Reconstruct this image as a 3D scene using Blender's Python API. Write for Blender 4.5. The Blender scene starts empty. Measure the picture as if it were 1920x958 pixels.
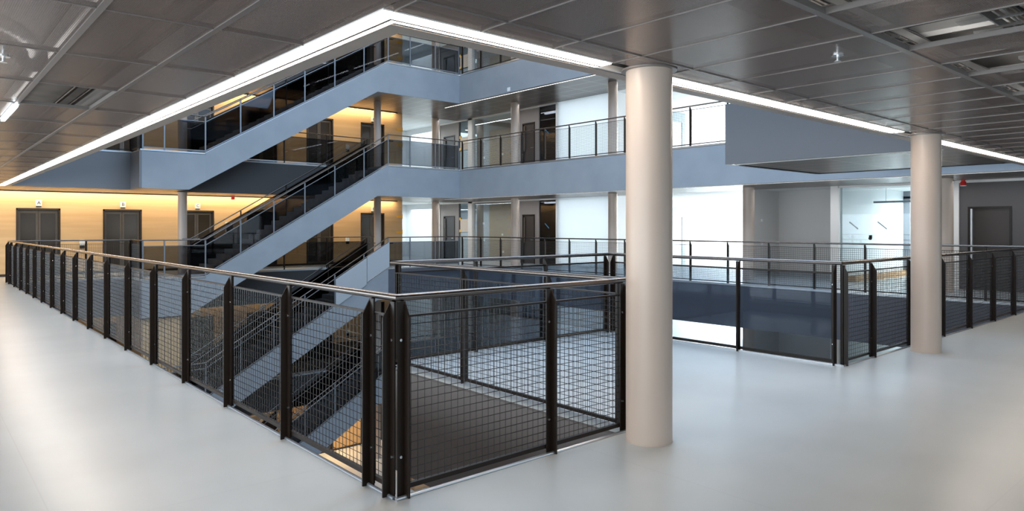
import bpy, math, random
from mathutils import Vector, Matrix
random.seed(7)
C = bpy.context.scene.collection
sc = bpy.context.scene
S = 3.97          # storey height
CH = 2.77         # ceiling height above each floor
FH = 1.2          # fascia depth

# ---------------------------------------------------------------- camera, view, world, lights
cam = bpy.data.cameras.new('camera'); camo = bpy.data.objects.new('camera', cam); C.objects.link(camo)
cam.sensor_width = 36.0; cam.lens = 1303.6 / 1920 * 36.0; cam.shift_y = -(479 - 424.7) / 1920
cam.clip_start = 0.05; cam.clip_end = 200
camo.location = (0, 0, 1.6); camo.rotation_euler = (math.pi / 2, 0, math.radians(48.9693 - 90))
sc.camera = camo
sc.view_settings.view_transform = 'Standard'; sc.view_settings.look = 'None'
sc.view_settings.exposure = 0.28; sc.view_settings.gamma = 1.0; sc.view_settings.use_curve_mapping = False
cy = sc.cycles
cy.max_bounces = 7; cy.diffuse_bounces = 4; cy.glossy_bounces = 4; cy.transmission_bounces = 4
cy.transparent_max_bounces = 24; cy.caustics_reflective = False; cy.caustics_refractive = False
cy.sample_clamp_indirect = 4.0; cy.use_denoising = True

w = bpy.data.worlds.new('sky'); sc.world = w; w.use_nodes = True
bg = w.node_tree.nodes['Background']; bg.inputs[0].default_value = (0.80, 0.90, 1.0, 1); bg.inputs[1].default_value = 1.6

def area(name, loc, rot, sx, sy, power, col):
    l = bpy.data.lights.new(name, 'AREA'); l.shape = 'RECTANGLE'; l.size = sx; l.size_y = sy
    l.energy = power; l.color = col
    o = bpy.data.objects.new(name, l); C.objects.link(o); o.location = loc; o.rotation_euler = rot
    return o
H = math.pi / 2
DAY = (0.80, 0.90, 1.0)
for _x, _y, _a, _b in ((.9, 4.5, .3, 5), (.9, 12, .3, 8), (-1.2, 6, .3, 8), (6.0, 2.0, 7, .3), (13, 2.0, 7, .3), (5.0, -.4, 8, .3)):
    area('ceiling_void_fill', (_x, _y, 3.0), (math.pi, 0, 0), _a, _b, (4 if _b > _a else 1.8) * max(_a, _b), (1.0, 0.96, 0.92))  # added fill without fixtures, brightens the ceiling void from inside
area('daylight_roof', (11.0, 8.0, 10.9), (math.radians(38), 0, 0), 11, 7, 1150, (0.42, 0.67, 1.0))
area('daylight_west', (-6.2, 10.0, 1.4), (0, -H, 0), 2.0, 30, 1150, (0.84, 0.93, 1.0))
area('daylight_south', (21.0, -5.7, 1.4), (H, 0, 0), 16, 2.0, 70, (0.84, 0.93, 1.0))
for lv, e in ((-2, 500), (-1, 1900), (0, 1800), (1, 1800), (2, 1000)):
    area('daylight_east', (29.6, 13.5, lv * S + 1.4), (0, H, 0), 2.2, 13, e, (0.88, 0.96, 1.0))
    area('daylight_meeting_room', (25.5, 7.4, lv * S + 2.5), (0, 0, 0), 3, 2.4, e * (0.12 if lv >= 0 else 0.03), (0.85, 0.96, 1.0))
    area('office_daylight', (25.3, 19.0, lv * S + 1.4), (0, H, 0), 2.4, 2.6, e * (0.08 if lv >= 0 else 0.012), (0.88, 0.96, 1.0))
    area('corridor_light', (19.3, 16, lv * S + 2.70), (0, 0, 0), 0.10, 24, e * (0.06 if lv >= 0 else 0.008), (0.95, 0.97, 1.0))
    area('office_fill', (23.2, 24.4, lv * S + 2.6), (0, 0, 0), 1.2, 0.6, e * (0.03 if lv >= 0 else 0.002), (1.0, 0.93, 0.85))  # added fill, no fixture there: brightens the grey walled glazed room
    area('lobby_light', (5.0, 26.0, lv * S + 2.70), (math.radians(35), 0, 0), 20, 0.10, {-2: 420, -1: 9, 0: 115, 1: 115, 2: 110}[lv], (1.0, 0.80, 0.55))
    area('room_light', (19.0, 30.2, lv * S + 2.5), (0, 0, 0), 3, 2.5, e * (0.045 if lv >= 0 else 0.008), (0.85, 0.96, 1.0))

# ---------------------------------------------------------------- materials
def mat(name, col, rough=0.5, metal=0.0, spec=0.5, emit=None, es=0.0):
    m = bpy.data.materials.new(name); m.use_nodes = True
    b = m.node_tree.nodes['Principled BSDF']
    b.inputs['Base Color'].default_value = (*col, 1); b.inputs['Roughness'].default_value = rough
    b.inputs['Metallic'].default_value = metal; b.inputs['Specular IOR Level'].default_value = spec
    if emit:
        b.inputs['Emission Color'].default_value = (*emit, 1); b.inputs['Emission Strength'].default_value = es
    return m
def N(m, t): return m.node_tree.nodes.new(t)
def L(m, a, b): m.node_tree.links.new(a, b)
def noisy(m, scale, c1, c2, stretch=(1, 1, 1), detail=4, rough=None, lo=0.35, hi=0.65):
    """vary the base colour with a noise in object space"""
    b = m.node_tree.nodes['Principled BSDF']
    tc = N(m, 'ShaderNodeTexCoord'); mp = N(m, 'ShaderNodeMapping'); mp.inputs['Scale'].default_value = stretch
    no = N(m, 'ShaderNodeTexNoise'); no.inputs['Scale'].default_value = scale; no.inputs['Detail'].default_value = detail
    cr = N(m, 'ShaderNodeValToRGB'); cr.color_ramp.elements[0].position = lo; cr.color_ramp.elements[1].position = hi
    cr.color_ramp.elements[0].color = (*c1, 1); cr.color_ramp.elements[1].color = (*c2, 1)
    L(m, tc.outputs['Object'], mp.inputs[0]); L(m, mp.outputs[0], no.inputs['Vector'])
    L(m, no.outputs[0], cr.inputs[0]); L(m, cr.outputs[0], b.inputs['Base Color'])
    if rough:
        r = N(m, 'ShaderNodeMapRange'); r.inputs[3].default_value = rough[0]; r.inputs[4].default_value = rough[1]
        L(m, no.outputs[0], r.inputs[0]); L(m, r.outputs[0], b.inputs['Roughness'])
    return tc, cr
def math_node(m, op, a, b=None):
    n = N(m, 'ShaderNodeMath'); n.operation = op
    for i, v in enumerate((a, b)):
        if v is None: continue
        if isinstance(v, (int, float)): n.inputs[i].default_value = v
        else: L(m, v, n.inputs[i])
    return n.outputs[0]
def grid_lines(m, sep, px, ox, py, oy, wd):
    """1 on lines of a grid with periods px, py"""
    out = []
    for ax, p, o in (('X', px, ox), ('Y', py, oy)):
        a = math_node(m, 'SUBTRACT', sep.outputs[ax], o); a = math_node(m, 'DIVIDE', a, p)
        a = math_node(m, 'FRACT', a); a = math_node(m, 'SUBTRACT', a, 0.5); a = math_node(m, 'ABSOLUTE', a)
        out.append(math_node(m, 'GREATER_THAN', a, 0.5 - wd / p / 2))
    return math_node(m, 'MAXIMUM', out[0], out[1])

M = {}
# floor: pale grey polished screed with faint joints
m = M['floor'] = mat('pale_screed', (0.50, 0.52, 0.53), 0.28, 0, 0.8)
tc, cr = noisy(m, 0.9, (0.48, 0.505, 0.51), (0.54, 0.565, 0.57), (1, 1, 1), 3, (0.27, 0.30))
sep = N(m, 'ShaderNodeSeparateXYZ'); L(m, tc.outputs['Object'], sep.inputs[0])
gl = grid_lines(m, sep, 3.1, 0.6, 3.1, 1.2, 0.008)
mx = N(m, 'ShaderNodeMix'); mx.data_type = 'RGBA'; mx.inputs[7].default_value = (0.46, 0.48, 0.49, 1)
L(m, math_node(m, 'MULTIPLY', gl, 0.7), mx.inputs[0]); L(m, cr.outputs[0], mx.inputs[6]); L(m, mx.outputs[2], m.node_tree.nodes['Principled BSDF'].inputs['Base Color'])

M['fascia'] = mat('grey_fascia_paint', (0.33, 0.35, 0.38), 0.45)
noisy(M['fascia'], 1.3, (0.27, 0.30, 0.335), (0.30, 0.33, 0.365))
M['mid_fascia'] = mat('mid_grey_fascia', (0.17, 0.175, 0.19), 0.45)  # darker grey for the upper peninsula and north-west gallery edges
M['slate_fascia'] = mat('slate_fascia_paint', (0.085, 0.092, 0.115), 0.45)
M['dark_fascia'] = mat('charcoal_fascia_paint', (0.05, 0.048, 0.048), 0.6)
M['pen_fascia'] = mat('taupe_fascia_board', (0.16, 0.145, 0.14), 0.6)
M['trim_metal'] = mat('bright_edge_metal', (0.6, 0.62, 0.65), 0.35, 0.9)
M['column'] = mat('column_paint', (0.52, 0.46, 0.42), 0.35); noisy(M['column'], 0.8, (0.56, 0.45, 0.375), (0.60, 0.49, 0.41))
M['black_steel'] = mat('black_steel', (0.014, 0.008, 0.005), 0.38, 0.0, 0.3)
M['wire'] = mat('mesh_wire', (0.014, 0.011, 0.010), 0.3, 0.0, 0.5)
M['handrail'] = mat('stainless_handrail', (0.17, 0.15, 0.14), 0.22, 1.0)
M['bolt'] = mat('zinc_bolt', (0.8, 0.8, 0.8), 0.25, 1.0)
M['grey_steel'] = mat('grey_steel', (0.22, 0.235, 0.26), 0.4, 0.4)
M['tread'] = mat('dark_stone_tread', (0.2, 0.2, 0.21), 0.45)
noisy(M['tread'], 5, (0.29, 0.27, 0.26), (0.36, 0.34, 0.33))
M['gold'] = mat('gold_timber_wall', (0.62, 0.42, 0.20), 0.42)
noisy(M['gold'], 1.2, (0.62, 0.41, 0.21), (0.72, 0.50, 0.27), (0.25, 1, 5), 5, (0.32, 0.5))
M['niche'] = mat('dark_bronze_reveal', (0.045, 0.035, 0.03), 0.4, 0.3)
M['lift_frame'] = mat('brushed_door_metal', (0.13, 0.115, 0.10), 0.35, 0.4)
M['lift_glass'] = mat('dark_door_glass', (0.045, 0.038, 0.03), 0.12, 0, 0.4)
M['white'] = mat('white_paint', (0.80, 0.82, 0.83), 0.5)
M['white_trim'] = mat('white_frame', (0.88, 0.85, 0.82), 0.4)
M['grey_wall'] = mat('warm_grey_wall', (0.30, 0.27, 0.255), 0.6)
M['mid_wall'] = mat('mid_grey_wall', (0.64, 0.625, 0.61), 0.6)
M['dark_wall'] = mat('slate_grey_wall', (0.105, 0.098, 0.10), 0.6)
M['door_dark'] = mat('dark_door', (0.05, 0.045, 0.045), 0.35)
M['black'] = mat('matt_black', (0.01, 0.01, 0.01), 0.6)
M['red'] = mat('red_plastic', (0.55, 0.02, 0.02), 0.3)
M['orange'] = mat('orange_tape', (0.95, 0.50, 0.03), 0.5)
M['paper'] = mat('beige_paper', (0.72, 0.62, 0.52), 0.7)
M['board'] = mat('grey_protection_board', (0.40, 0.43, 0.46), 0.55)
M['slats'] = mat('pale_timber_slats', (0.62, 0.42, 0.22), 0.5)
b = M['slats']; tc = N(b, 'ShaderNodeTexCoord'); sp = N(b, 'ShaderNodeSeparateXYZ'); L(b, tc.outputs['Object'], sp.inputs[0])
fr = math_node(b, 'FRACT', math_node(b, 'DIVIDE', math_node(b, 'ADD', sp.outputs['X'], sp.outputs['Y']), 0.09))
g = math_node(b, 'GREATER_THAN', fr, 0.3); mx = N(b, 'ShaderNodeMix'); mx.data_type = 'RGBA'
mx.inputs[6].default_value = (0.24, 0.14, 0.07, 1); mx.inputs[7].default_value = (0.72, 0.48, 0.24, 1)
L(b, g, mx.inputs[0]); L(b, mx.outputs[2], b.node_tree.nodes['Principled BSDF'].inputs['Base Color'])
M['plywood'] = mat('plywood', (0.62, 0.36, 0.18), 0.55)
M['duct'] = mat('galvanised_duct', (0.55, 0.55, 0.55), 0.35, 0.9)
M['insul'] = mat('white_insulation', (0.55, 0.55, 0.54), 0.6)
M['cable'] = mat('cable_sheath', (0.45, 0.40, 0.35), 0.5)
M['blackcable'] = mat('black_cable', (0.02, 0.02, 0.02), 0.5)
M['tbar'] = mat('ceiling_tbar', (0.24, 0.215, 0.20), 0.35, 0.4)
M['concrete'] = mat('raw_concrete', (0.20, 0.19, 0.18), 0.85); noisy(M['concrete'], 2, (0.17, 0.16, 0.15), (0.23, 0.22, 0.21))
M['lip'] = mat('taupe_edge_panel', (0.36, 0.31, 0.27), 0.5)
M['pale_blue'] = mat('pale_blue_frame', (0.30, 0.40, 0.45), 0.5)
M['blue'] = mat('blue_sticker', (0.10, 0.35, 0.62), 0.4)
M['slash'] = mat('grey_sticker', (0.35, 0.42, 0.47), 0.4)
M['led'] = mat('strip_light', (1, 1, 1), 0.5, 0, 0.5, (1.0, 0.87, 0.74), 18.0)
M['strip_dim'] = mat('edge_strip_light', (1, 1, 1), 0.5, 0, 0.5, (1.0, 0.93, 0.86), 2.2)
M['cove'] = mat('warm_cove_light', (1, 1, 1), 0.5, 0, 0.5, (1.0, 0.76, 0.46), 26.0)
M['cove_dim'] = mat('warm_cove_light_dim', (1, 1, 1), 0.5, 0, 0.5, (1.0, 0.77, 0.48), 2.4)
M['cove_hot'] = mat('warm_cove_light_strong', (1, 1, 1), 0.5, 0, 0.5, (1.0, 0.64, 0.30), 60.0)
M['tube'] = mat('cool_tube_light', (1, 1, 1), 0.5, 0, 0.5, (0.85, 0.95, 1.0), 6.0)
M['void_tube'] = mat('ceiling_void_tube', (1, 1, 1), 0.5, 0, 0.5, (0.92, 0.96, 1.0), 30.0)
M['spot'] = mat('downlight_lens', (1, 1, 1), 0.5, 0, 0.5, (1.0, 0.95, 0.88), 6.0)

# perforated metal ceiling panel: real holes, seen through
m = M['perf'] = mat('perforated_ceiling_metal', (0.27, 0.21, 0.185), 0.22, 0.2, 0.25)
nt = m.node_tree; p = nt.nodes['Principled BSDF']; out = nt.nodes['Material Output']
tc = N(m, 'ShaderNodeTexCoord'); sep = N(m, 'ShaderNodeSeparateXYZ'); L(m, tc.outputs['Object'], sep.inputs[0])
fx = math_node(m, 'SUBTRACT', math_node(m, 'FRACT', math_node(m, 'DIVIDE', sep.outputs['X'], 0.010)), 0.5)
fy = math_node(m, 'SUBTRACT', math_node(m, 'FRACT', math_node(m, 'DIVIDE', sep.outputs['Y'], 0.010)), 0.5)
d2 = math_node(m, 'ADD', math_node(m, 'MULTIPLY', fx, fx), math_node(m, 'MULTIPLY', fy, fy))
hole = math_node(m, 'ADD', math_node(m, 'MULTIPLY', math_node(m, 'LESS_THAN', d2, 0.12), 0.34), 0.26)   # large holes over a finer micro-perforation
tr = N(m, 'ShaderNodeBsdfTransparent'); ms = N(m, 'ShaderNodeMixShader')
L(m, hole, ms.inputs[0]); L(m, p.outputs[0], ms.inputs[1]); L(m, tr.outputs[0], ms.inputs[2]); L(m, ms.outputs[0], out.inputs['Surface'])

# closed metal soffit with joint lines
def soffit_mat(name, col, line, rough=0.3):
    m = mat(name, col, rough, 0.25, 0.3)
    tc = N(m, 'ShaderNodeTexCoord'); sep = N(m, 'ShaderNodeSeparateXYZ'); L(m, tc.outputs['Object'], sep.inputs[0])
    gl = grid_lines(m, sep, 0.605, 1.39, 1.25, 3.02, 0.022)
    mx = N(m, 'ShaderNodeMix'); mx.data_type = 'RGBA'; mx.inputs[6].default_value = (*col, 1); mx.inputs[7].default_value = (*line, 1)
    L(m, gl, mx.inputs[0]); L(m, mx.outputs[2], m.node_tree.nodes['Principled BSDF'].inputs['Base Color'])
    return m
M['soffit'] = soffit_mat('metal_soffit', (0.12, 0.10, 0.088), (0.42, 0.40, 0.37))
M['white_ceiling'] = soffit_mat('white_tile_ceiling', (0.70, 0.72, 0.72), (0.5, 0.5, 0.5), 0.6)

def glass(name, tint, refl=0.10, rough=0.02):
    m = bpy.data.materials.new(name); m.use_nodes = True; nt = m.node_tree; nt.nodes.clear()
    out = N(m, 'ShaderNodeOutputMaterial'); tr = N(m, 'ShaderNodeBsdfTransparent'); tr.inputs[0].default_value = (*tint, 1)
    gl = N(m, 'ShaderNodeBsdfGlossy'); gl.inputs['Roughness'].default_value = rough; gl.inputs[0].default_value = (0.9, 0.95, 1, 1)
    fr = N(m, 'ShaderNodeFresnel'); fr.inputs[0].default_value = 1.5
    ms = N(m, 'ShaderNodeMixShader')
    mr = math_node(m, 'MULTIPLY', fr.outputs[0], refl * 10)
    L(m, mr, ms.inputs[0]); L(m, tr.outputs[0], ms.inputs[1]); L(m, gl.outputs[0], ms.inputs[2]); L(m, ms.outputs[0], out.inputs[0])
    return m
M['glass'] = glass('clear_glass', (0.90, 0.935, 0.945), 0.035)
m = bpy.data.materials.new('frosted_glass'); m.use_nodes = True; m.node_tree.nodes.clear(); M['frosted'] = m
_o = N(m, 'ShaderNodeOutputMaterial'); _t = N(m, 'ShaderNodeBsdfTranslucent'); _t.inputs[0].default_value = (.9, .93, .95, 1)
_d = N(m, 'ShaderNodeBsdfDiffuse'); _d.inputs[0].default_value = (.75, .78, .8, 1); _m = N(m, 'ShaderNodeMixShader'); _m.inputs[0].default_value = .4
L(m, _t.outputs[0], _m.inputs[1]); L(m, _d.outputs[0], _m.inputs[2]); L(m, _m.outputs[0], _o.inputs[0])
M['rail_glass'] = glass('tinted_rail_glass', (0.46, 0.48, 0.51), 0.04)
M['near_glass'] = glass('near_rail_glass', (0.70, 0.74, 0.78), 0.04)
M['dark_glass'] = glass('smoked_glass', (0.30, 0.30, 0.32), 0.03)

# ---------------------------------------------------------------- mesh helpers
class MB:
    def __init__(s): s.v = []; s.f = []
    def box(s, x0, x1, y0, y1, z0, z1):
        if x0 > x1: x0, x1 = x1, x0
        if y0 > y1: y0, y1 = y1, y0
        if z0 > z1: z0, z1 = z1, z0
        b = len(s.v)
        s.v += [(x0, y0, z0), (x1, y0, z0), (x1, y1, z0), (x0, y1, z0), (x0, y0, z1), (x1, y0, z1), (x1, y1, z1), (x0, y1, z1)]
        s.f += [(b, b+3, b+2, b+1), (b+4, b+5, b+6, b+7), (b, b+1, b+5, b+4), (b+1, b+2, b+6, b+5), (b+2, b+3, b+7, b+6), (b+3, b, b+4, b+7)]
        return s
    def prism(s, poly, d):
        """extrude a planar 3-D polygon by vector d"""
        b = len(s.v); n = len(poly); d = Vector(d)
        s.v += [tuple(p) for p in poly] + [tuple(Vector(p) + d) for p in poly]
        nrm = Vector((0, 0, 0))
        for i in range(n):
            a, c = Vector(poly[i]), Vector(poly[(i+1) % n]); nrm += a.cross(c)
        fl = nrm.dot(d) > 0
        lo = tuple(range(b, b+n)); hi = tuple(range(b+n, b+2*n))
        s.f.append(lo[::-1] if fl else lo); s.f.append(hi if fl else hi[::-1])
        for i in range(n):
            j = (i+1) % n; q = (b+i, b+j, b+n+j, b+n+i)
            s.f.append(q if fl else q[::-1])
        return s
    def tube(s, pts, r, seg=8, caps=True, prof=None):
        """swept round tube along pts; prof gives a radius factor per point"""
        pts = [Vector(p) for p in pts]; rings = []
        up0 = Vector((0, 0, 1))
        for i, p in enumerate(pts):
            if i == 0: t = pts[1] - p
            elif i == len(pts)-1: t = p - pts[i-1]
            else: t = ((pts[i+1]-p).normalized() + (p-pts[i-1]).normalized())
            t.normalize()
            u = up0 if abs(t.z) < 0.95 else Vector((1, 0, 0))
            a = t.cross(u).normalized(); c = a.cross(t).normalized()
            k = 1.0
            if 0 < i < len(pts)-1:
                h = (pts[i+1]-p).normalized(); k = 1.0 / max(0.5, t.dot(h))
            rr = r * (prof[i] if prof else 1)
            ring = []
            for q in range(seg):
                an = 2*math.pi*q/seg
                ring.append(len(s.v)); s.v.append(tuple(p + a*math.cos(an)*rr*k + c*math.sin(an)*rr))
            rings.append(ring)
        for i in range(len(rings)-1):
            for q in range(seg):
                w_ = (q+1) % seg
                s.f.append((rings[i][q], rings[i+1][q], rings[i+1][w_], rings[i][w_]))
        if caps: s.f.append(tuple(rings[0])); s.f.append(tuple(rings[-1][::-1]))
        return s
    def bar(s, a, b_, wd, hh, side):
        """rectangular bar from a to b, wd across along unit 'side', hh thick in the third direction"""
        a = Vector(a); b_ = Vector(b_); sd = Vector(side); t = (b_-a).normalized(); u = t.cross(sd).normalized()
        P = [a + sd*(i*wd/2) + u*(j*hh/2) for i, j in ((-1, -1), (1, -1), (1, 1), (-1, 1))]
        return s.prism(P, b_-a)
    def build(s, name, m, parent=None, smooth=False):
        me = bpy.data.meshes.new(name); me.from_pydata(s.v, [], s.f); me.validate()
        me.materials.append(M[m] if isinstance(m, str) else m)
        if smooth:
            for p_ in me.polygons: p_.use_smooth = True
            try: me.set_sharp_from_angle(angle=math.radians(40))
            except Exception: pass
        o = bpy.data.objects.new(name, me); C.objects.link(o)
        if parent is not None: o.parent = parent
        return o
def W(o):
    l = Vector((0, 0, 0))
    while o is not None: l += o.location; o = o.parent
    return l
def part(mb, name, m, parent, smooth=False):
    """world-coordinate mesh under a thing whose empty is not at the origin"""
    off = W(parent); mb.v = [tuple(Vector(v) - off) for v in mb.v]
    return mb.build(name, m, parent, smooth)
def thing(name, label, cat, loc=(0, 0, 0), group=None):
    o = bpy.data.objects.new(name, None); o.empty_display_size = 0.1; C.objects.link(o); o.location = loc
    o['label'] = label; o['category'] = cat
    if group: o['group'] = group
    return o
def tag(o, label, cat, group=None, kind=None):
    o['label'] = label; o['category'] = cat
    if group: o['group'] = group
    if kind: o['kind'] = kind
    return o
def struct(name, mb, m, smooth=False):
    o = mb.build(name, m, None, smooth); o['kind'] = 'structure'; return o
def loc_origin(mb, loc):
    mb.v = [tuple(Vector(v) - Vector(loc)) for v in mb.v]; return mb
def solo(mb, name, m, loc, label, cat, group=None, smooth=False):
    loc_origin(mb, loc); o = mb.build(name, m, None, smooth); o.location = loc; return tag(o, label, cat, group)
def text(s, size, m, parent, loc, rot, name='letter', depth=0.004):
    cu = bpy.data.curves.new('t', 'FONT'); cu.body = s; cu.size = size; cu.align_x = 'CENTER'; cu.align_y = 'CENTER'; cu.extrude = depth
    t = bpy.data.objects.new('t', cu); C.objects.link(t); bpy.context.view_layer.update()
    me = bpy.data.meshes.new_from_object(t.evaluated_get(bpy.context.evaluated_depsgraph_get()))
    bpy.data.objects.remove(t); me.materials.clear(); me.materials.append(M[m])
    o = bpy.data.objects.new(name, me); C.objects.link(o); o.parent = parent; o.location = Vector(loc) - W(parent); o.rotation_euler = rot
    return o
LV = {-2: 'at ground level', -1: 'one floor below', 0: 'on this floor', 1: 'one floor up', 2: 'two floors up'}

# ---------------------------------------------------------------- floors, soffits, fascias
XW, XE, YS, YN = -6.5, 30.0, -6.0, 33.0
northern = [(XW, 5.39, 24.53, YN), (5.39, 7.25, 23.42, YN), (7.25, 14.0, 25.05, YN), (14.0, XE, 23.42, YN), (17.47, XE, YS, 23.42)]
def plates(lv, boxes, thick, name, m, z=0.0):
    mb = MB()
    for b in boxes: mb.box(*b, lv*S + z - thick, lv*S + z)
    return struct(name, mb, m)
for lv in (-2, -1, 0, 1, 2, 3):
    west = [(XW, 2.15, YS, 24.53), (2.15, 17.47, YS, 3.515)]
    if lv == -2: bx = [(XW, XE, YS, YN)]
    elif lv == 0: bx = northern + west + [(4.31, 8.06, 3.515, 7.0)]
    elif lv == 1: bx = northern + west + [(11.75, 15.3, 3.515, 7.2)]
    else: bx = northern + west
    plates(lv, bx, 0.3, 'floor', 'floor')
    if lv == -2: continue
    # soffits: closed metal panels below the slab; over our own gallery the perforated ceiling is built apart
    sf = [(XW, 5.39, 24.53, 27.35), (5.39, 6.75, 23.42, 27.35), (6.75, 7.25, 25.05, 27.35), (7.25, 14.0, 25.05, 27.35), (14.0, 20.3, 23.42, 27.35), (17.47, 20.3, YS, 23.42)]
    if lv == 1: sf += [(11.75, 15.3, 3.6, 7.2)]
    else: sf += [(XW, 2.15, YS, 24.53), (2.15, 17.47, YS, 3.515)]
    if lv == 0: sf += [(4.31, 8.06, 3.515, 7.0)]
    plates(lv, sf, 0.05, 'ceiling', 'soffit', -FH + 0.05)
    plates(lv, [(17.1, 20.3, 27.35, YN), (20.3, XE, YS, YN)], 0.05, 'ceiling', 'white_ceiling', -FH + 0.05)

n_trim = [0]
def trim(mb, m):
    n_trim[0] += 1; return struct('trim_%d' % n_trim[0], mb, m)
for lv in (-1, 0, 1, 2, 3):
    z1 = lv*S - 0.06; z0 = lv*S - FH
    top = z1
    # north-west gallery edge, its return and the lower stair landing
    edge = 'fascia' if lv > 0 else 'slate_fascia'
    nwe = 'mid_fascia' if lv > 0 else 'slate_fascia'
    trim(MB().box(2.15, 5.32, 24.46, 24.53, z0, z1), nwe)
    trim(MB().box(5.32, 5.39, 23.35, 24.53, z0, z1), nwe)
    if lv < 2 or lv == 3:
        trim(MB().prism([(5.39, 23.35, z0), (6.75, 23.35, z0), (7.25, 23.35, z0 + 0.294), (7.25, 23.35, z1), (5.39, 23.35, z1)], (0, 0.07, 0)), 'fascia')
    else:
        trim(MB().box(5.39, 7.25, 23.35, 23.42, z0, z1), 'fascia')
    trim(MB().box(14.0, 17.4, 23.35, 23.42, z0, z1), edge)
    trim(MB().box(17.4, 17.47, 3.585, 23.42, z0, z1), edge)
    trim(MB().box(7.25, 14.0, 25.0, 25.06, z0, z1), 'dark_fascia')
    if lv != 0:
        x0, x1 = (2.10, 2.23) if lv == 1 else (2.15, 2.22)
        y0, y1 = (3.48, 3.60) if lv == 1 else (3.515, 3.585)
        trim(MB().box(x0, x1, y0, 24.53, z0, z1 + 0.06 if lv == 1 else z1), 'fascia')
        trim(MB().box(x1, 17.4, y0, y1, z0, z1), 'fascia')
    # bright nosing along the floor edges
    nb = MB()
    for a, c in (((2.19, 24.49, lv*S-0.02), (5.35, 24.49, lv*S-0.02)), ((17.43, 3.55, lv*S-0.02), (17.43, 23.38, lv*S-0.02)), ((14.0, 23.38, lv*S-0.02), (17.43, 23.38, lv*S-0.02)), ((5.35, 23.38, lv*S-0.02), (7.25, 23.38, lv*S-0.02))):
        nb.bar(a, c, 0.05, 0.04, (0, 0, 1))
    trim(nb, 'trim_metal')
for lv in (0, 1, 2):
    t = thing('light_strip', 'thin bright light line in the soffit edge along the far east gallery ' + LV[lv], 'light', (17.56, 14, lv*S + CH))
    part(MB().box(17.535, 17.585, 3.7, 24.6, lv*S + CH - .012, lv*S + CH - .001), 'diffuser', 'strip_dim', t)
    part(MB().box(17.525, 17.535, 3.7, 24.6, lv*S + CH - .014, lv*S + CH - .001), 'channel_edge', 'white_trim', t)
# this floor: left edge, front edge, peninsula
z1, z0 = -0.06, -FH
trim(MB().box(2.15, 2.22, 3.515, 24.53, z0, z1), 'pen_fascia')
trim(MB().box(2.22, 4.24, 3.515, 3.585, z0, z1), 'pen_fascia')
trim(MB().box(8.13, 17.4, 3.515, 3.585, z0, z1), 'fascia')
trim(MB().box(4.24, 4.31, 3.515, 7.07, z0, z1), 'pen_fascia')
trim(MB().box(4.31, 8.06, 7.0, 7.07, z0, z1), 'pen_fascia')
trim(MB().box(8.06, 8.13, 3.515, 7.07, z0, z1), 'pen_fascia')
trim(MB().tube([(2.155, 3.53, 0.004), (2.155, 24.5, 0.004)], 0.013, 10), 'grey_steel')
for a, c in (((2.155, 3.51, 0.004), (4.31, 3.51, 0.004)), ((8.06, 3.51, 0.004), (17.4, 3.51, 0.004))):
    trim(MB().tube([a, c], 0.013, 10), 'trim_metal')
for a, c in (((4.305, 3.52, 0.0), (4.305, 7.0, 0.0)), ((4.305, 7.005, 0.0), (8.06, 7.005, 0.0)), ((8.065, 3.52, 0.0), (8.065, 7.0, 0.0))):
    trim(MB().bar(a, c, 0.04, 0.03, (0, 0, 1)), 'trim_metal')
# upper peninsula one floor up
zz = S - FH
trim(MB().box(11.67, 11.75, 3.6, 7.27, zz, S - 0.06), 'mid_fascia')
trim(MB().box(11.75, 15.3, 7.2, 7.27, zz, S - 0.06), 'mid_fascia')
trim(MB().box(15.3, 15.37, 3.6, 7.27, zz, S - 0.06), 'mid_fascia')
tb = MB(); tb.bar((11.80, 3.65, zz - 0.004), (11.80, 7.12, zz - 0.004), 0.10, 0.012, (1, 0, 0)); trim(tb, 'white_trim')
tb = MB(); tb.bar((11.85, 7.12, zz - 0.004), (15.25, 7.12, zz - 0.004), 0.07, 0.012, (0, 1, 0)); tb.bar((15.22, 3.7, zz - 0.004), (15.22, 7.12, zz - 0.004), 0.07, 0.012, (1, 0, 0)); trim(tb, 'black')

# ---------------------------------------------------------------- outer walls with window bands
def banded_wall(name, axis, pos, a0, a1, opens, m='white'):
    mb = MB(); t = 0.15
    def put(u0, u1, z0_, z1_):
        if axis == 'x': mb.box(pos, pos + t, u0, u1, z0_, z1_)
        else: mb.box(u0, u1, pos, pos + t, z0_, z1_)
    zs = [-8.3]
    for lv in opens:
        put(a0, a1, zs[-1], lv*S + 0.3); zs.append(lv*S + 2.55)
        u = a0
        while u <= a1: put(u, u + 0.07, lv*S + 0.3, lv*S + 2.55); u += 1.8
    put(a0, a1, zs[-1], 12.2)
    struct(name, mb, m)
banded_wall('wall_west', 'x', XW - 0.15, YS - 0.15, YN, [0])
banded_wall('wall_south', 'y', YS - 0.15, XW, XE, [0])
banded_wall('wall_east', 'x', XE, YS, YN, [-2, -1, 0, 1, 2])
banded_wall('wall_north', 'y', YN, XW, XE, [])
for lv in (0,):
    struct('window_1', MB().box(XW - 0.10, XW - 0.09, YS, YN, 0.3, 2.55), 'glass')
    struct('window_2', MB().box(XW, XE, YS - 0.10, YS - 0.09, 0.3, 2.55), 'glass')

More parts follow.
